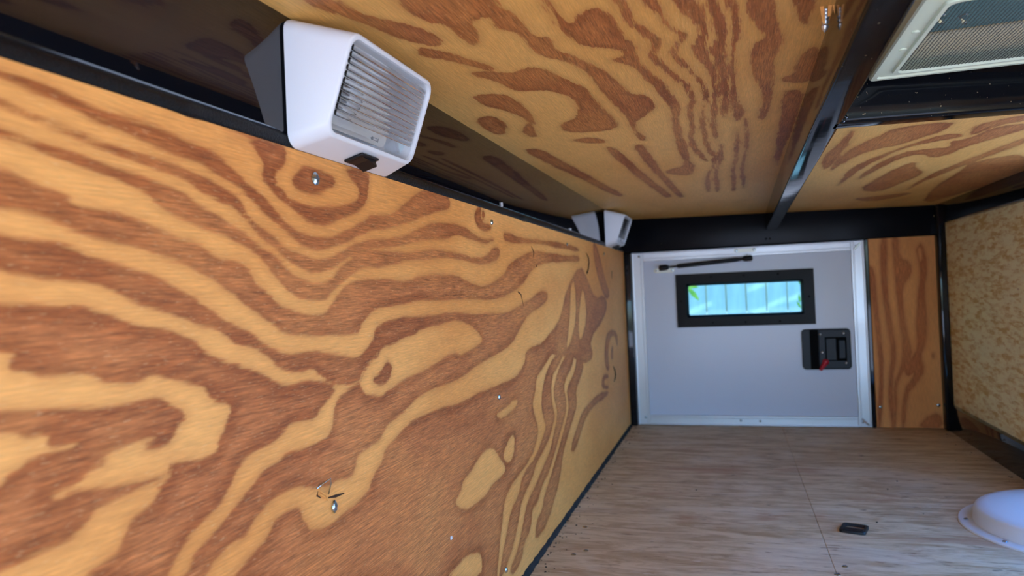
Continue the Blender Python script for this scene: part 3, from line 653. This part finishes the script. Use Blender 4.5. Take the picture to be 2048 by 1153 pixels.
for px, py in ((965, 648), (1078, 645), (1085, 790), (972, 737)):
    if s0 is None: s0 = obj('latch_screw', rivet(.0026), M['chrome'], latch, True); s0.location = (lz(px), 1.6905, lv(py))
    else: inst(s0, 'latch_screw', latch, (lz(px), 1.6905, lv(py)))
bm = bmesh.new(); A0 = Vector((lz(985), 1.6860, lv(783))); A1 = Vector((lz(957), 1.6855, lv(824)))
tube(bm, [A0, A0.lerp(A1, .4), A1], [.0062, .0050, .0030], 14)
lathe(bm, A0 + Vector((0, .005, 0)), (0, -1, 0), [(0, .0064), (.007, .0064), (.009, .005), (.0095, 0)], 18)
lv_ = obj('lock_lever', bm, M['red'], latch, True, 50); tag(lv_, 'red lock lever')

# gas strut across the top of the door
gs = tag(empty('gas_strut', (-.148, 1.69, E + .045)), 'black gas strut mounted above the door window', 'strut')
gs0 = gs.location.copy()
def gp(x, y, z): return Vector((x, y, z)) - gs0
S0, S1 = Vector((-.1445, 1.683, E + .0475)), Vector((.0400, 1.683, E + .0590))
sd = (S1 - S0).normalized()
def seg(a, b, r): return tube(bmesh.new(), [S0 + sd * a - gs0, S0 + sd * b - gs0], r, 14)
Ls = (S1 - S0).length
obj('rod', seg(.008, .034, .0022), M['black_satin'], gs, True, 50)
obj('cylinder', lathe(bmesh.new(), S0 - gs0, sd, [(.030, .003), (.0305, .0045), (.036, .0050), (Ls - .022, .0050), (Ls - .018, .0042), (Ls - .012, .004)], 18), M['black_satin'], gs, True, 50)
for t in (.0, Ls):
    s = 1 if t == 0 else -1
    bm = bmesh.new(); lathe(bm, S0 + sd * (t - s * .012) - gs0, sd * s, [(0, .001), (.001, .0050), (.004, .0068), (.016, .0068), (.022, .0048), (.024, .002)], 16)
    obj('end_socket', bm, M['black_satin'], gs, True, 50)
def bracket(x0, x1, z0, z1, y):
    a = rrect(x0, x1, z0, z1, (z1 - z0) * .48, 6)
    return loft([[gp(p[0], y, p[1]) for p in a], [gp(p[0], y - .0016, p[1]) for p in a]])
b1 = obj('bracket', bracket(-.1690, -.1215, E + .0360, E + .0470, 1.7000), M['steel_bracket'], gs)
b2 = obj('bracket', bracket(.0126, .0606, E + .0735, E + .0840, 1.6960), M['steel_bracket'], gs)
for b_, pts in ((b1, ((-.164, E + .0415, 1.6984), (-.1265, E + .0415, 1.6984))), (b2, ((.0175, E + .0788, 1.6944), (.0557, E + .0788, 1.6944)))):
    for x, z, y in pts:
        bm = lathe(bmesh.new(), gp(x, y, z), (0, -1, 0), [(0, .003), (.001, .0028), (.0014, .0016), (.0006, .0014), (.0006, 0)], 12)
        obj('bracket_screw', bm, M['screw'], b_, True, 40)
for x, z, y in ((-.1445, E + .043, 1.699), (.0405, E + .068, 1.695)):
    bm = lathe(bmesh.new(), gp(x, y, z), (0, -1, .15 if x < 0 else -.3), [(0, .0025), (.013, .0025), (.016, .0034)], 12)
    obj('ball_stud', bm, M['chrome'], gs, True, 50)

# plywood strip right of the door
us = np.arange(.2890, .4175, .0015); vs = np.arange(.002, E + .1100, .0015)
U, V = np.meshgrid(us, vs, indexing='ij')
F = field(PANEL_FIG, U, V - E)
strip = grid_slab('plywood_strip', us, vs, lambda u, v, t: np.stack([u, 1.688 + t * 1.0 + 0 * u, v], 1), .010, M['ply_panel'], F)
# its lower right end runs out to the post; screw heads
tag(strip, 'upright brown plywood strip between the door and the corner post', 'panel')
def screw_head(r=.0034, n=16):
    """pan head with a cross recess, axis along local +Z"""
    bm = bmesh.new()
    lathe(bm, (0, 0, 0), (0, 0, 1), [(-.002, r * .5), (0, r), (.0007, r), (.0014, r * .72), (.0017, r * .3), (.0017, 0)], n)
    return bm
def cross_bits(r):
    bm = bmesh.new()
    bx(bm, -r * .55, r * .55, -r * .13, r * .13, .0012, .0019); bx(bm, -r * .13, r * .13, -r * .55, r * .55, .0012, .0019)
    return bm
SC = {}
def put_screw(parent, loc, rot, r=.0034, name='screw'):
    if r not in SC:
        a = obj(name, screw_head(r), M['screw'], parent, True, 40); c = obj('cross_recess', cross_bits(r), M['pewter'], a)
        SC[r] = (a, c)
        a.location = loc; a.rotation_euler = rot
        return a
    a = inst(SC[r][0], name, parent, loc, rot); c = inst(SC[r][1], 'cross_recess', a)
    return a
for x, z in ((.2996, .0965), (.4007, .0972), (.2971, -.2747), (.4072, -.2700)):
    put_screw(strip, (x, 1.688, E + z), (PI / 2, 0, 0), .0036)

# screws, cracks, staple and specks in the left wall
for y, z in ((.3754, .0750), (.7071, .0769), (.3817, -.1242), (.7072, -.1065), (1.0673, .0738), (1.4014, .0734), (.7058, -.2865)):
    r = .0040 if y < .5 else .0030
    a = put_screw(wall_left, (XL + .0003, y, E + z), (0, PI / 2, .35 if z < -.1 and y < .5 else 0), r)
def ribbon(pts, w, h=.0004):
    """thin dark sliver lying on the wall, pts are (y, z)"""
    return tube(bmesh.new(), [(XL + h * .3, p[0], E + p[1]) for p in pts], w, 6)
obj('crack', ribbon([(1.2205, .0675), (1.236, .060), (1.2397, .0515), (1.232, .040), (1.2169, .0317)], [.0006, .0016, .0018, .0016, .002]), M['crack'], wall_left)
obj('crack', ribbon([(1.4566, -.1555), (1.472, -.165), (1.4781, -.1734), (1.473, -.181), (1.4606, -.1878)], [.0008, .002, .0024, .002, .0008]), M['crack'], wall_left)
obj('crack', ribbon([(1.493, .041), (1.490, .026)], [.001, .0006]), M['crack'], wall_left)
obj('crack', ribbon([(.862, .060), (.872, .053), (.870, .047)], [.0003, .0008, .0003]), M['crack'], wall_left)
obj('crack', ribbon([(.882, .0365), (.884, .0345)], [.0007, .0005]), M['crack'], wall_left)
obj('crack', ribbon([(.795, .003), (.806, .000), (.812, -.008), (.816, -.014)], [.0009, .0007, .0003, .0002]), M['crack'], wall_left)
obj('crack', ribbon([(.376, -.1172), (.384, -.1185), (.394, -.1195)], [.0004, .0010, .0003]), M['crack'], wall_left)
obj('crack', ribbon([(.3655, -.1105), (.3640, -.1125), (.3680, -.1150)], [.0002, .0006, .0003]), M['crack'], wall_left)
st = tube(bmesh.new(), [(XL + .0004, .3640, E - .1085), (XL + .0022, .3700, E - .1062), (XL + .0034, .3740, E - .1050), (XL + .0030, .3752, E - .1080), (XL + .0006, .3758, E - .1150)], .00035, 6)
obj('staple', st, M['screw'], wall_left, True)
for k, (a, b_) in enumerate((((.3650, -.1112), (.3752, -.1186)), ((.3668, -.1102), (.3745, -.1172)))):
    obj('wood_splinter', tube(bmesh.new(), [(XL + .0002, a[0], E + a[1]), (XL + .0016, (a[0] + b_[0]) / 2, E + (a[1] + b_[1]) / 2), (XL + .0003, b_[0], E + b_[1])], [.0001, .0004, .0002], 5), M['splinter'], wall_left)
bm = bmesh.new(); bx(bm, XL, XL + .0012, .5612, .5640, E - .2060, E - .2030, .0003, 1)
tag(obj('paint_fleck', bm, M['white_plastic']), 'tiny white fleck stuck to the lower left plywood wall', 'fleck')

# thin cable with a tie tail lying along the tube's lower edge
bm = bmesh.new()
bx(bm, XL - .0012, XL + .0014, .7458, .7468, E + .0975, E + .1022, .0002, 1)
tag(obj('cable_tie', bm, M['white_plastic']), 'small white tie tail sticking out of the sealant, nearer one', 'tie', 'white tie tails')
bm = bmesh.new(); bx(bm, XL - .0012, XL + .0012, 1.1008, 1.1018, E + .0975, E + .1010, .0002, 1)
tag(obj('cable_tie', bm, M['white_plastic']), 'small white tie tail sticking out of the sealant, farther one', 'tie', 'white tie tails')

# ---------------------------------------------------------------- the two lamps
def make_lamp():
    """local frame: origin at the near lower corner of the base on the wall, x out of the wall, y along it, z up"""
    root = empty('utility_light', (0, 0, 0))
    W_, H_ = .124, .0745
    def base(ins, x, r): return [(x, p[0], p[1]) for p in rrect(ins, W_ - ins, ins, H_ - ins, r, 8)]
    # tilted front plane: bottom edge (d0,zb) to top edge (d1,zt)
    d0, zb, d1, zt = .0210, .0055, .0415, .0625
    ln = math.hypot(d1 - d0, zt - zb); ex, ez = (d1 - d0) / ln, (zt - zb) / ln
    nx, nz = ez, -ex                                   # outward normal of the front
    def front(ins, depth, r, insz0=None, insz1=None):
        iz0 = ins if insz0 is None else insz0; iz1 = ins if insz1 is None else insz1
        return [(d0 + ex * p[1] + nx * depth, p[0], zb + ez * p[1] + nz * depth) for p in rrect(.005 + ins, W_ - .005 - ins, iz0, ln - iz1, r, 8)]
    b0 = base(0, 0, .0085); b1 = base(.0001, .002, .0085)
    rings = [b0, b1, front(0, -.0012, .0095), front(.0006, -.0003, .0092), front(.0016, 0, .0085), front(.0030, -.0002, .0075), front(.0034, -.0016, .0072), front(.0040, -.0085, .007)]
    back = [(.0032, p[0], p[1]) for p in rrect(.011, W_ - .011, .0115, H_ - .010, .006, 8)]
    rings.append(back)
    housing = obj('housing', loft(rings), M['white_plastic'], root, True, 50)
    obj('base_gasket', loft([[(-.0012, p[0], p[1]) for p in rrect(.003, W_ - .003, .0085, H_ - .003, .007, 6)], [(.0005, p[0], p[1]) for p in rrect(.003, W_ - .003, .0085, H_ - .003, .007, 6)]]), M['slot'], root)
    # lens: slab with half-round ribs on its face
    lens_r = [front(.0036, t, .0070) for t in (-.0034, -.0024)]
    l_edge = front(.0040, -.0021, .0068)
    lens = obj('lens', loft(lens_r + [l_edge]), M['lens'], root, True, 40)
    nr = 11; s0, s1 = .0125, ln - .0065; pitch = (s1 - s0) / nr
    def P(s, y, h): return (d0 + ex * s + nx * h, y, zb + ez * s + nz * h)
    for k in range(nr):
        sc = s0 + pitch * (k + .5); rr = pitch * .46; bm = bmesh.new(); rg = []
        y0, y1 = .0125, W_ - .0125
        stations = [(y0 - rr * .98, .2), (y0 - rr * .7, .71), (y0 - rr * .3, .95), (y0, 1), (y1, 1), (y1 + rr * .3, .95), (y1 + rr * .7, .71), (y1 + rr * .98, .2)]
        for y, q in stations:
            rg.append([P(sc + rr * q * math.cos(a), y, -.0020 + rr * .62 * q * math.sin(a)) for a in [PI * i / 10 for i in range(11)]])
        obj('rib', loft(rg, bm=bm), M['lens_rib'], lens, True, 60)
    # arrow-and-bulb mark moulded below the ribs
    bm = bmesh.new(); hh = -.0020
    sm = .0085; ym = W_ * .50
    v = [bm.verts.new(P(sm + a, ym + b_, hh)) for a, b_ in ((.0, -.0050), (.0013, -.0026), (-.0013, -.0026))]; bm.faces.new(v)
    for a0, a1, c0, c1 in ((-.0009, -.0006, -.0020, .0040), (.0006, .0009, -.0020, .0040), (-.0009, .0009, -.0020, -.0016), (-.0009, .0009, .0036, .0040), (-.0014, .0014, .0048, .0052)):
        v = [bm.verts.new(P(sm + a, ym + b_, hh)) for a, b_ in ((a0, c0), (a1, c0), (a1, c1), (a0, c1))]; bm.faces.new(v)
    g = bmesh.ops.extrude_face_region(bm, geom=list(bm.faces))
    for e in g['geom']:
        if isinstance(e, bmesh.types.BMVert): e.co += Vector((nx, 0, nz)) * .0002
    obj('bulb_mark', bm, M['pewter'], lens)
    # socket, bulb and curved reflector behind the lens
    obj('reflector', loft([[(.0034, p[0], p[1]) for p in rrect(.018, W_ - .030, .018, H_ - .014, .01, 6)], [(.0100, p[0], p[1]) for p in rrect(.014, W_ - .020, .016, H_ - .011, .012, 6)], [(.0092, p[0], p[1]) for p in rrect(.016, W_ - .022, .018, H_ - .013, .012, 6)], [(.0040, p[0], p[1]) for p in rrect(.022, W_ - .034, .022, H_ - .018, .01, 6)]]), M['reflector'], root, True, 40)
    obj('socket', lathe(bmesh.new(), (.0125, .016, .036), (0, 1, 0), [(0, .0095), (.016, .0095), (.017, .0080), (.020, .0078)], 20), M['brass'], root, True, 40)
    obj('bulb', lathe(bmesh.new(), (.0125, .034, .036), (0, 1, 0), [(0, .0060), (.004, .0070), (.010, .0092), (.016, .0088), (.020, .0055), (.0215, 0)], 20), M['bulb'], root, True)
    # rocker switch on the lower face
    tilt = math.atan2(zb, d0)
    sw = obj('switch', box(-.0070, .0070, -.0110, .0110, -.0012, .0006, .0006, 2), M['black_satin'], root)
    sw.location = (.0115, W_ * .515, .0022); sw.rotation_euler = (0, -tilt, 0)
    bm = bmesh.new()
    pr = [(-.0085, -.0008), (-.0085, -.0014), (-.0015, -.0022), (.0085, -.0052), (.0088, -.0008)]
    loft([[(-.0052, p[0], p[1]) for p in pr], [(.0052, p[0], p[1]) for p in pr]], bm=bm)
    obj('rocker', bm, M['black_satin'], sw)
    return root

lamp = make_lamp()
def copy_tree(o, parent=None):
    c = o.copy(); COL.objects.link(c); c.parent = parent
    for ch in [x for x in kids[o.name]]: copy_tree(ch, c)
    return c
from collections import defaultdict
kids = defaultdict(list)
for o in list(bpy.data.objects):
    if o.parent: kids[o.parent.name].append(o)
lamp2 = copy_tree(lamp)
lamp.location = (XL + .0008, .3482, E + .0893)
lamp2.location = (XL + .0008, 1.4250, E + .0893)
tag(lamp, 'large white lamp with ribbed clear lens and black switch, nearest the camera', 'lamp', 'utility lamps on the left tube')
tag(lamp2, 'small distant white lamp high in the far left corner beside the door', 'lamp', 'utility lamps on the left tube')

# ---------------------------------------------------------------- roof vent
vent = tag(empty('roof_vent', (.2, .517, E + .150)), 'off-white framed roof vent with grey insect screen', 'vent')
v0 = vent.location.copy()
VX0, VX1, VY0, VY1, VZ = .1060, .335, .4230, .5895, E + .1480
def vr(x0, x1, y0, y1, z, r): return [Vector((p[0], p[1], z)) - v0 for p in rrect(x0, x1, y0, y1, r, 6)]
fl = loft([vr(VX0, VX1, VY0, VY1, VZ + .008, .003), vr(VX0, VX1, VY0, VY1, VZ + .0012, .003), vr(VX0 + .001, VX1 - .001, VY0 + .001, VY1 - .001, VZ, .003),
           vr(VX0 + .0045, VX1 - .0045, VY0 + .0045, VY1 - .0045, VZ, .004), vr(VX0 + .0052, VX1 - .0052, VY0 + .0052, VY1 - .0052, VZ + .0014, .004),
           vr(VX0 + .0125, VX1 - .0125, VY0 + .0125, VY1 - .0125, VZ + .0014, .006), vr(VX0 + .0130, VX1 - .0130, VY0 + .0130, VY1 - .0130, VZ - .0004, .006),
           vr(VX0 + .0155, VX1 - .0155, VY0 + .0155, VY1 - .0155, VZ - .0004, .007), vr(VX0 + .0160, VX1 - .0160, VY0 + .0160, VY1 - .0160, VZ + .0030, .007),
           vr(VX0 + .0160, VX1 - .0160, VY0 + .0160, VY1 - .0160, VZ + .008, .007)], False, False)
frame = obj('flange', fl, M['vent_plastic'], vent, True, 35)
i0x, i1x, i0y, i1y = VX0 + .0155, VX1 - .0155, VY0 + .0155, VY1 - .0155
bm = loft([vr(i0x, i1x, i0y, i1y, VZ + .004, .007), vr(i0x, i1x, i0y, i1y, VZ + .027, .007)], False, False)
obj('throat', bm, M['vent_wall'], vent, True, 35)
lid = obj('lid', box(i0x - .001 - v0.x, i1x + .001 - v0.x, i0y - .001 - v0.y, i1y + .001 - v0.y, VZ + .0265 - v0.z, VZ + .0300 - v0.z), M['vent_lid'], vent)
for x, y in ((.1415, .5370), (.1565, .5430)):
    bm = lathe(bmesh.new(), Vector((x, y, VZ + .0268)) - v0, (.12, -.2, -1), [(0, .0030), (.002, .0030), (.0025, .0020), (.006, .0018), (.0075, .0010)], 12)
    obj('lid_bolt', bm, M['chrome'], vent, True, 45)
bm = bmesh.new()
def wire(x0, x1, y0, y1, z): bx(bm, x0 - v0.x, x1 - v0.x, y0 - v0.y, y1 - v0.y, z - v0.z, z + .00028 - v0.z)
pt = .0022; w = .00019
for k in range(int((i1x - i0x) / pt) + 1): wire(i0x + k * pt - w, i0x + k * pt + w, i0y, i1y, VZ + .0012)
for k in range(int((i1y - i0y) / pt) + 1): wire(i0x, i1x, i0y + k * pt - w, i0y + k * pt + w, VZ + .0013)
tag(obj('insect_screen', bm, M['screen'], vent), kind='stuff')
for x, y in ((VX0 + .0088, .4860), (VX0 + .0088, .5200), (.158, VY1 - .0088), (.235, VY1 - .0088)):
    bm = lathe(bmesh.new(), Vector((x, y, VZ + .0014)) - v0, (0, 0, -1), [(0, .0024), (.0006, .0022), (.0010, .0012), (.0010, 0)], 12)
    obj('flange_screw', bm, M['vent_plastic'], frame, True, 40)

# two screw points that broke through the ceiling
for k, (x, y, ln_) in enumerate(((.0606, .4490, .0140), (.0662, .4490, .0125))):
    z0 = zc(x); sg = -1 if k == 0 else 1
    d = Vector((sg * .10, .06, -1)).normalized(); a = Vector((x, y, z0))
    prof = [(-.004, .0012)]
    for t in range(4): prof += [(.0022 * t, .0012), (.0022 * t + .0010, .0021), (.0022 * t + .0016, .0019)]
    prof += [(ln_ * .66, .0013), (ln_ * .74, .0021), (ln_ * .86, .0015), (ln_, 0)]
    obj('screw_tip', lathe(bmesh.new(), a, d, prof, 14), M['tip'], ceiling, True, 35)
    for q in (-1, 1):
        px_ = x + q * .0022 + sg * .0006; w_ = .0011
        t0 = Vector((px_, y - .0035, z0 + .0004)); t1 = Vector((px_ - q * .0008, y - .0030, z0 - .0080 + .002 * (q + k)))
        bm = hexa([t0 + Vector((-w_, -.0004, 0)), t0 + Vector((w_, -.0004, 0)), t0 + Vector((w_, .0004, 0)), t0 + Vector((-w_, .0004, 0)),
                   t1 + Vector((-w_ * .6, -.0003, 0)), t1 + Vector((w_ * .6, -.0003, 0)), t1 + Vector((w_ * .6, .0003, .001)), t1 + Vector((-w_ * .6, .0003, .001))])
        obj('wood_splinter', bm, M['splinter'], ceiling)

# ---------------------------------------------------------------- on the floor
DC = Vector((.403, 1.041, 0))
cap = tag(empty('vent_cap', DC), 'round white domed cap screwed flat to the floor', 'cap')
RF = .132
fl = lathe(bmesh.new(), (0, 0, 0), (0, 0, 1), [(0, RF), (.0014, RF), (.0026, RF - .0012), (.0030, RF - .010), (.0024, RF - .016), (.0030, RF - .019)], 72)
dome_flange = obj('flange', fl, M['dome_plastic'], cap, True, 40)
prof = [(.002, RF - .0165), (.014, RF - .0175), (.0190, RF - .0190), (.0215, RF - .0225), (.0235, RF - .032), (.0250, RF - .055), (.0262, RF - .09), (.0268, 0)]
obj('dome', lathe(bmesh.new(), (0, 0, 0), (0, 0, 1), prof, 72), M['dome_plastic'], cap, True, 40)
for ang in range(0, 360, 40):
    a = math.radians(ang + 172)
    put_screw(cap, ((RF - .0085) * math.cos(a), (RF - .0085) * math.sin(a), .0028), (0, 0, a), .0030)

# strap slider buckle
bk = tag(empty('strap_buckle', (.1385, 1.0, 0)), 'small black plastic strap buckle lying on the plywood floor', 'buckle')
def slider():
    o = rrect(-.0155, .0155, -.0165, .0165, .0045, 5); i_ = rrect(-.0112, .0112, -.0120, .0120, .0020, 5)
    return loft([[(p[0], p[1], .0) for p in o], [(p[0], p[1], .0026) for p in o], [(p[0] * .96, p[1] * .96, .0036) for p in o], [(p[0] * 1.05, p[1] * 1.05, .0036) for p in i_], [(p[0], p[1], .0028) for p in i_], [(p[0], p[1], 0) for p in i_], [(p[0], p[1], .0) for p in o]], False, False)
obj('frame', slider(), M['black_satin'], bk, True, 40)
obj('centre_bar', box(-.0120, .0120, -.0050, .0010, .0004, .0030, .0008, 2), M['black_satin'], bk)
obj('end_lip', box(-.0120, .0120, -.0155, -.0128, .0030, .0050, .0008, 2), M['black_satin'], bk)
bk.rotation_euler = (0, 0, -.30)

for x, y in ((-.1968, .8521), (-.1845, .8680), (-.2028, .9545), (.1095, .8706), (.0985, .8454)):
    put_screw(floor, (x, y, -.0006), (0, 0, x * 9), .0034)
# loose grit by the wall
bm = bmesh.new(); rnd = random.Random(3)
for k in range(150):
    r = rnd.uniform(.0004, .0014); y = rnd.uniform(.78, 1.66); x = XL + .004 + abs(rnd.gauss(0, .014))
    if k > 100: x = .418 - abs(rnd.gauss(0, .012))
    if k > 135: x = rnd.uniform(-.2, .4)
    g = bmesh.ops.create_icosphere(bm, subdivisions=1, radius=r)
    for v in g['verts']: v.co = Vector((v.co.x * rnd.uniform(.7, 1.5), v.co.y * rnd.uniform(.7, 1.5), v.co.z * .6)) + Vector((x, y, r * .5))
tag(obj('floor_grit', bm, M['grit']), 'scattered dark grit along the edges of the floor', 'grit', kind='stuff')

# ---------------------------------------------------------------- outside
tag(obj('ground', box(-30, 30, -30, 30, -.80, -.75), M['ground']), 'pale gravel ground outside', 'ground', kind='structure')
FY = 3.4
fence = tag(empty('board_fence', (0, FY, -.75)), 'pale upright board fence seen through the door window', 'fence')
bd = None; rnd = random.Random(5)
for k in range(60):
    x = -2.6 + k * .0875
    if bd is None:
        bd = obj('board', box(-.0405, .0405, 0, .018, .05, 1.85, .002, 1), M['fence'], fence); b_ = bd
    else: b_ = inst(bd, 'board', fence)
    b_.location = (x, rnd.uniform(-.002, .002), 0)
for z in (.35, 1.5): obj('fence_rail', box(-2.65, 2.65, .018, .06, z, z + .08), M['fence'], fence)
# added slatted board, out of view: cuts the sun into streaks on the fence
L = SUN_DIR
def to_shade(px_x, px_z, h):
    p = Vector((px_x, FY, px_z)); t = (h - p.z) / -L.z
    return p - L * t
def shade():
    h = E + 1.25; root = empty('sun_slit_board', (0, 0, 0))
    a = to_shade(-.16, E - .115, h); b_ = to_shade(.16, E + .010, h)
    s = (b_ - a); s.z = 0; s.normalize(); n = Vector((-s.y, s.x, 0))
    c2 = to_shade(.175, E - .10, h)
    off2 = (c2 - a).dot(n); cen = a.dot(s)
    gaps = sorted([0, off2, off2 * 2.2, -off2 * 1.4])
    edges = [gaps[0] - .55] + gaps + [gaps[-1] + .16]
    for g0, g1 in zip(edges, edges[1:]):
        w = .004
        o0 = a + n * (g0 + w) + s * (-1.1); o1 = a + n * (g0 + w) + s * 1.1; o2 = a + n * (g1 - w) + s * 1.1; o3 = a + n * (g1 - w) + s * -1.1
        up = Vector((0, 0, .006))
        obj('slat', hexa([o0, o1, o2, o3, o0 + up, o1 + up, o2 + up, o3 + up]), M['fence'], root)
    for q in (-1.08, 1.06):
        p0 = a + n * edges[0] + s * q; p1 = a + n * edges[-1] + s * q
        for p in (p0, p1):
            obj('post', box(p.x - .02, p.x + .02, p.y - .02, p.y + .02, -.75, h), M['fence'], root)
    return tag(root, 'added unseen slatted board that cuts the sun into streaks on the fence', 'shade')
shade()
# leafy stems by the fence
def plant(x, y, leaves, name, label):
    r = empty(name, (x, y, -.75))
    obj('stem', tube(bmesh.new(), [(0, 0, 0), (.01, 0, .6), (.0, 0, 1.25)], [.006, .004, .002], 6), M['leaf'], r)
    for (lx, lz_, ang, ln_) in leaves:
        bm = bmesh.new(); d = Vector((math.cos(ang), -.25, math.sin(ang))); u = Vector((-math.sin(ang), 0, math.cos(ang)))
        c = Vector((lx - x, 0, lz_ + .75)); pts = []
        prof = [(0, .0), (.25, .8), (.55, 1), (.8, .6), (1, 0)]
        up = [bm.verts.new(c + d * ln_ * t + u * ln_ * .13 * w_) for t, w_ in prof]
        dn = [bm.verts.new(c + d * ln_ * t - u * ln_ * .13 * w_ + Vector((0, .004, 0))) for t, w_ in prof[1:-1]]
        mid = [bm.verts.new(c + d * ln_ * t + Vector((0, .006, 0))) for t, w_ in prof[1:-1]]
        for i in range(4):
            if i == 0: bm.faces.new((up[0], mid[0], up[1])); bm.faces.new((up[0], dn[0], mid[0]))
            elif i == 3: bm.faces.new((up[3], mid[2], up[4])); bm.faces.new((mid[2], dn[2], up[4]))
            else: bm.faces.new((up[i], mid[i - 1], mid[i], up[i + 1])); bm.faces.new((mid[i - 1], dn[i - 1], dn[i], mid[i]))
        obj('leaf', bm, M['leaf'], r)
    tag(r, label, 'plant', 'plants outside the door window')
plant(-.20, 3.3, [(-.185, E + .004, -.9, .085), (-.19, E + .006, -.15, .06), (-.2, E + .02, .6, .09), (-.2, E - .2, 2.4, .1)], 'leafy_plant', 'yellow-green leaf at the upper left of the door window')
rnd = random.Random(9)
plant(.305, 3.3, [(.305 + rnd.uniform(-.018, .01), E - .14 + .026 * k, rnd.uniform(1.2, 2.2), .04) for k in range(6)] + [(.31, E + .06, .7, .08), (.31, E - .25, .4, .08)], 'leafy_plant', 'green leaves along the right side of the door window')
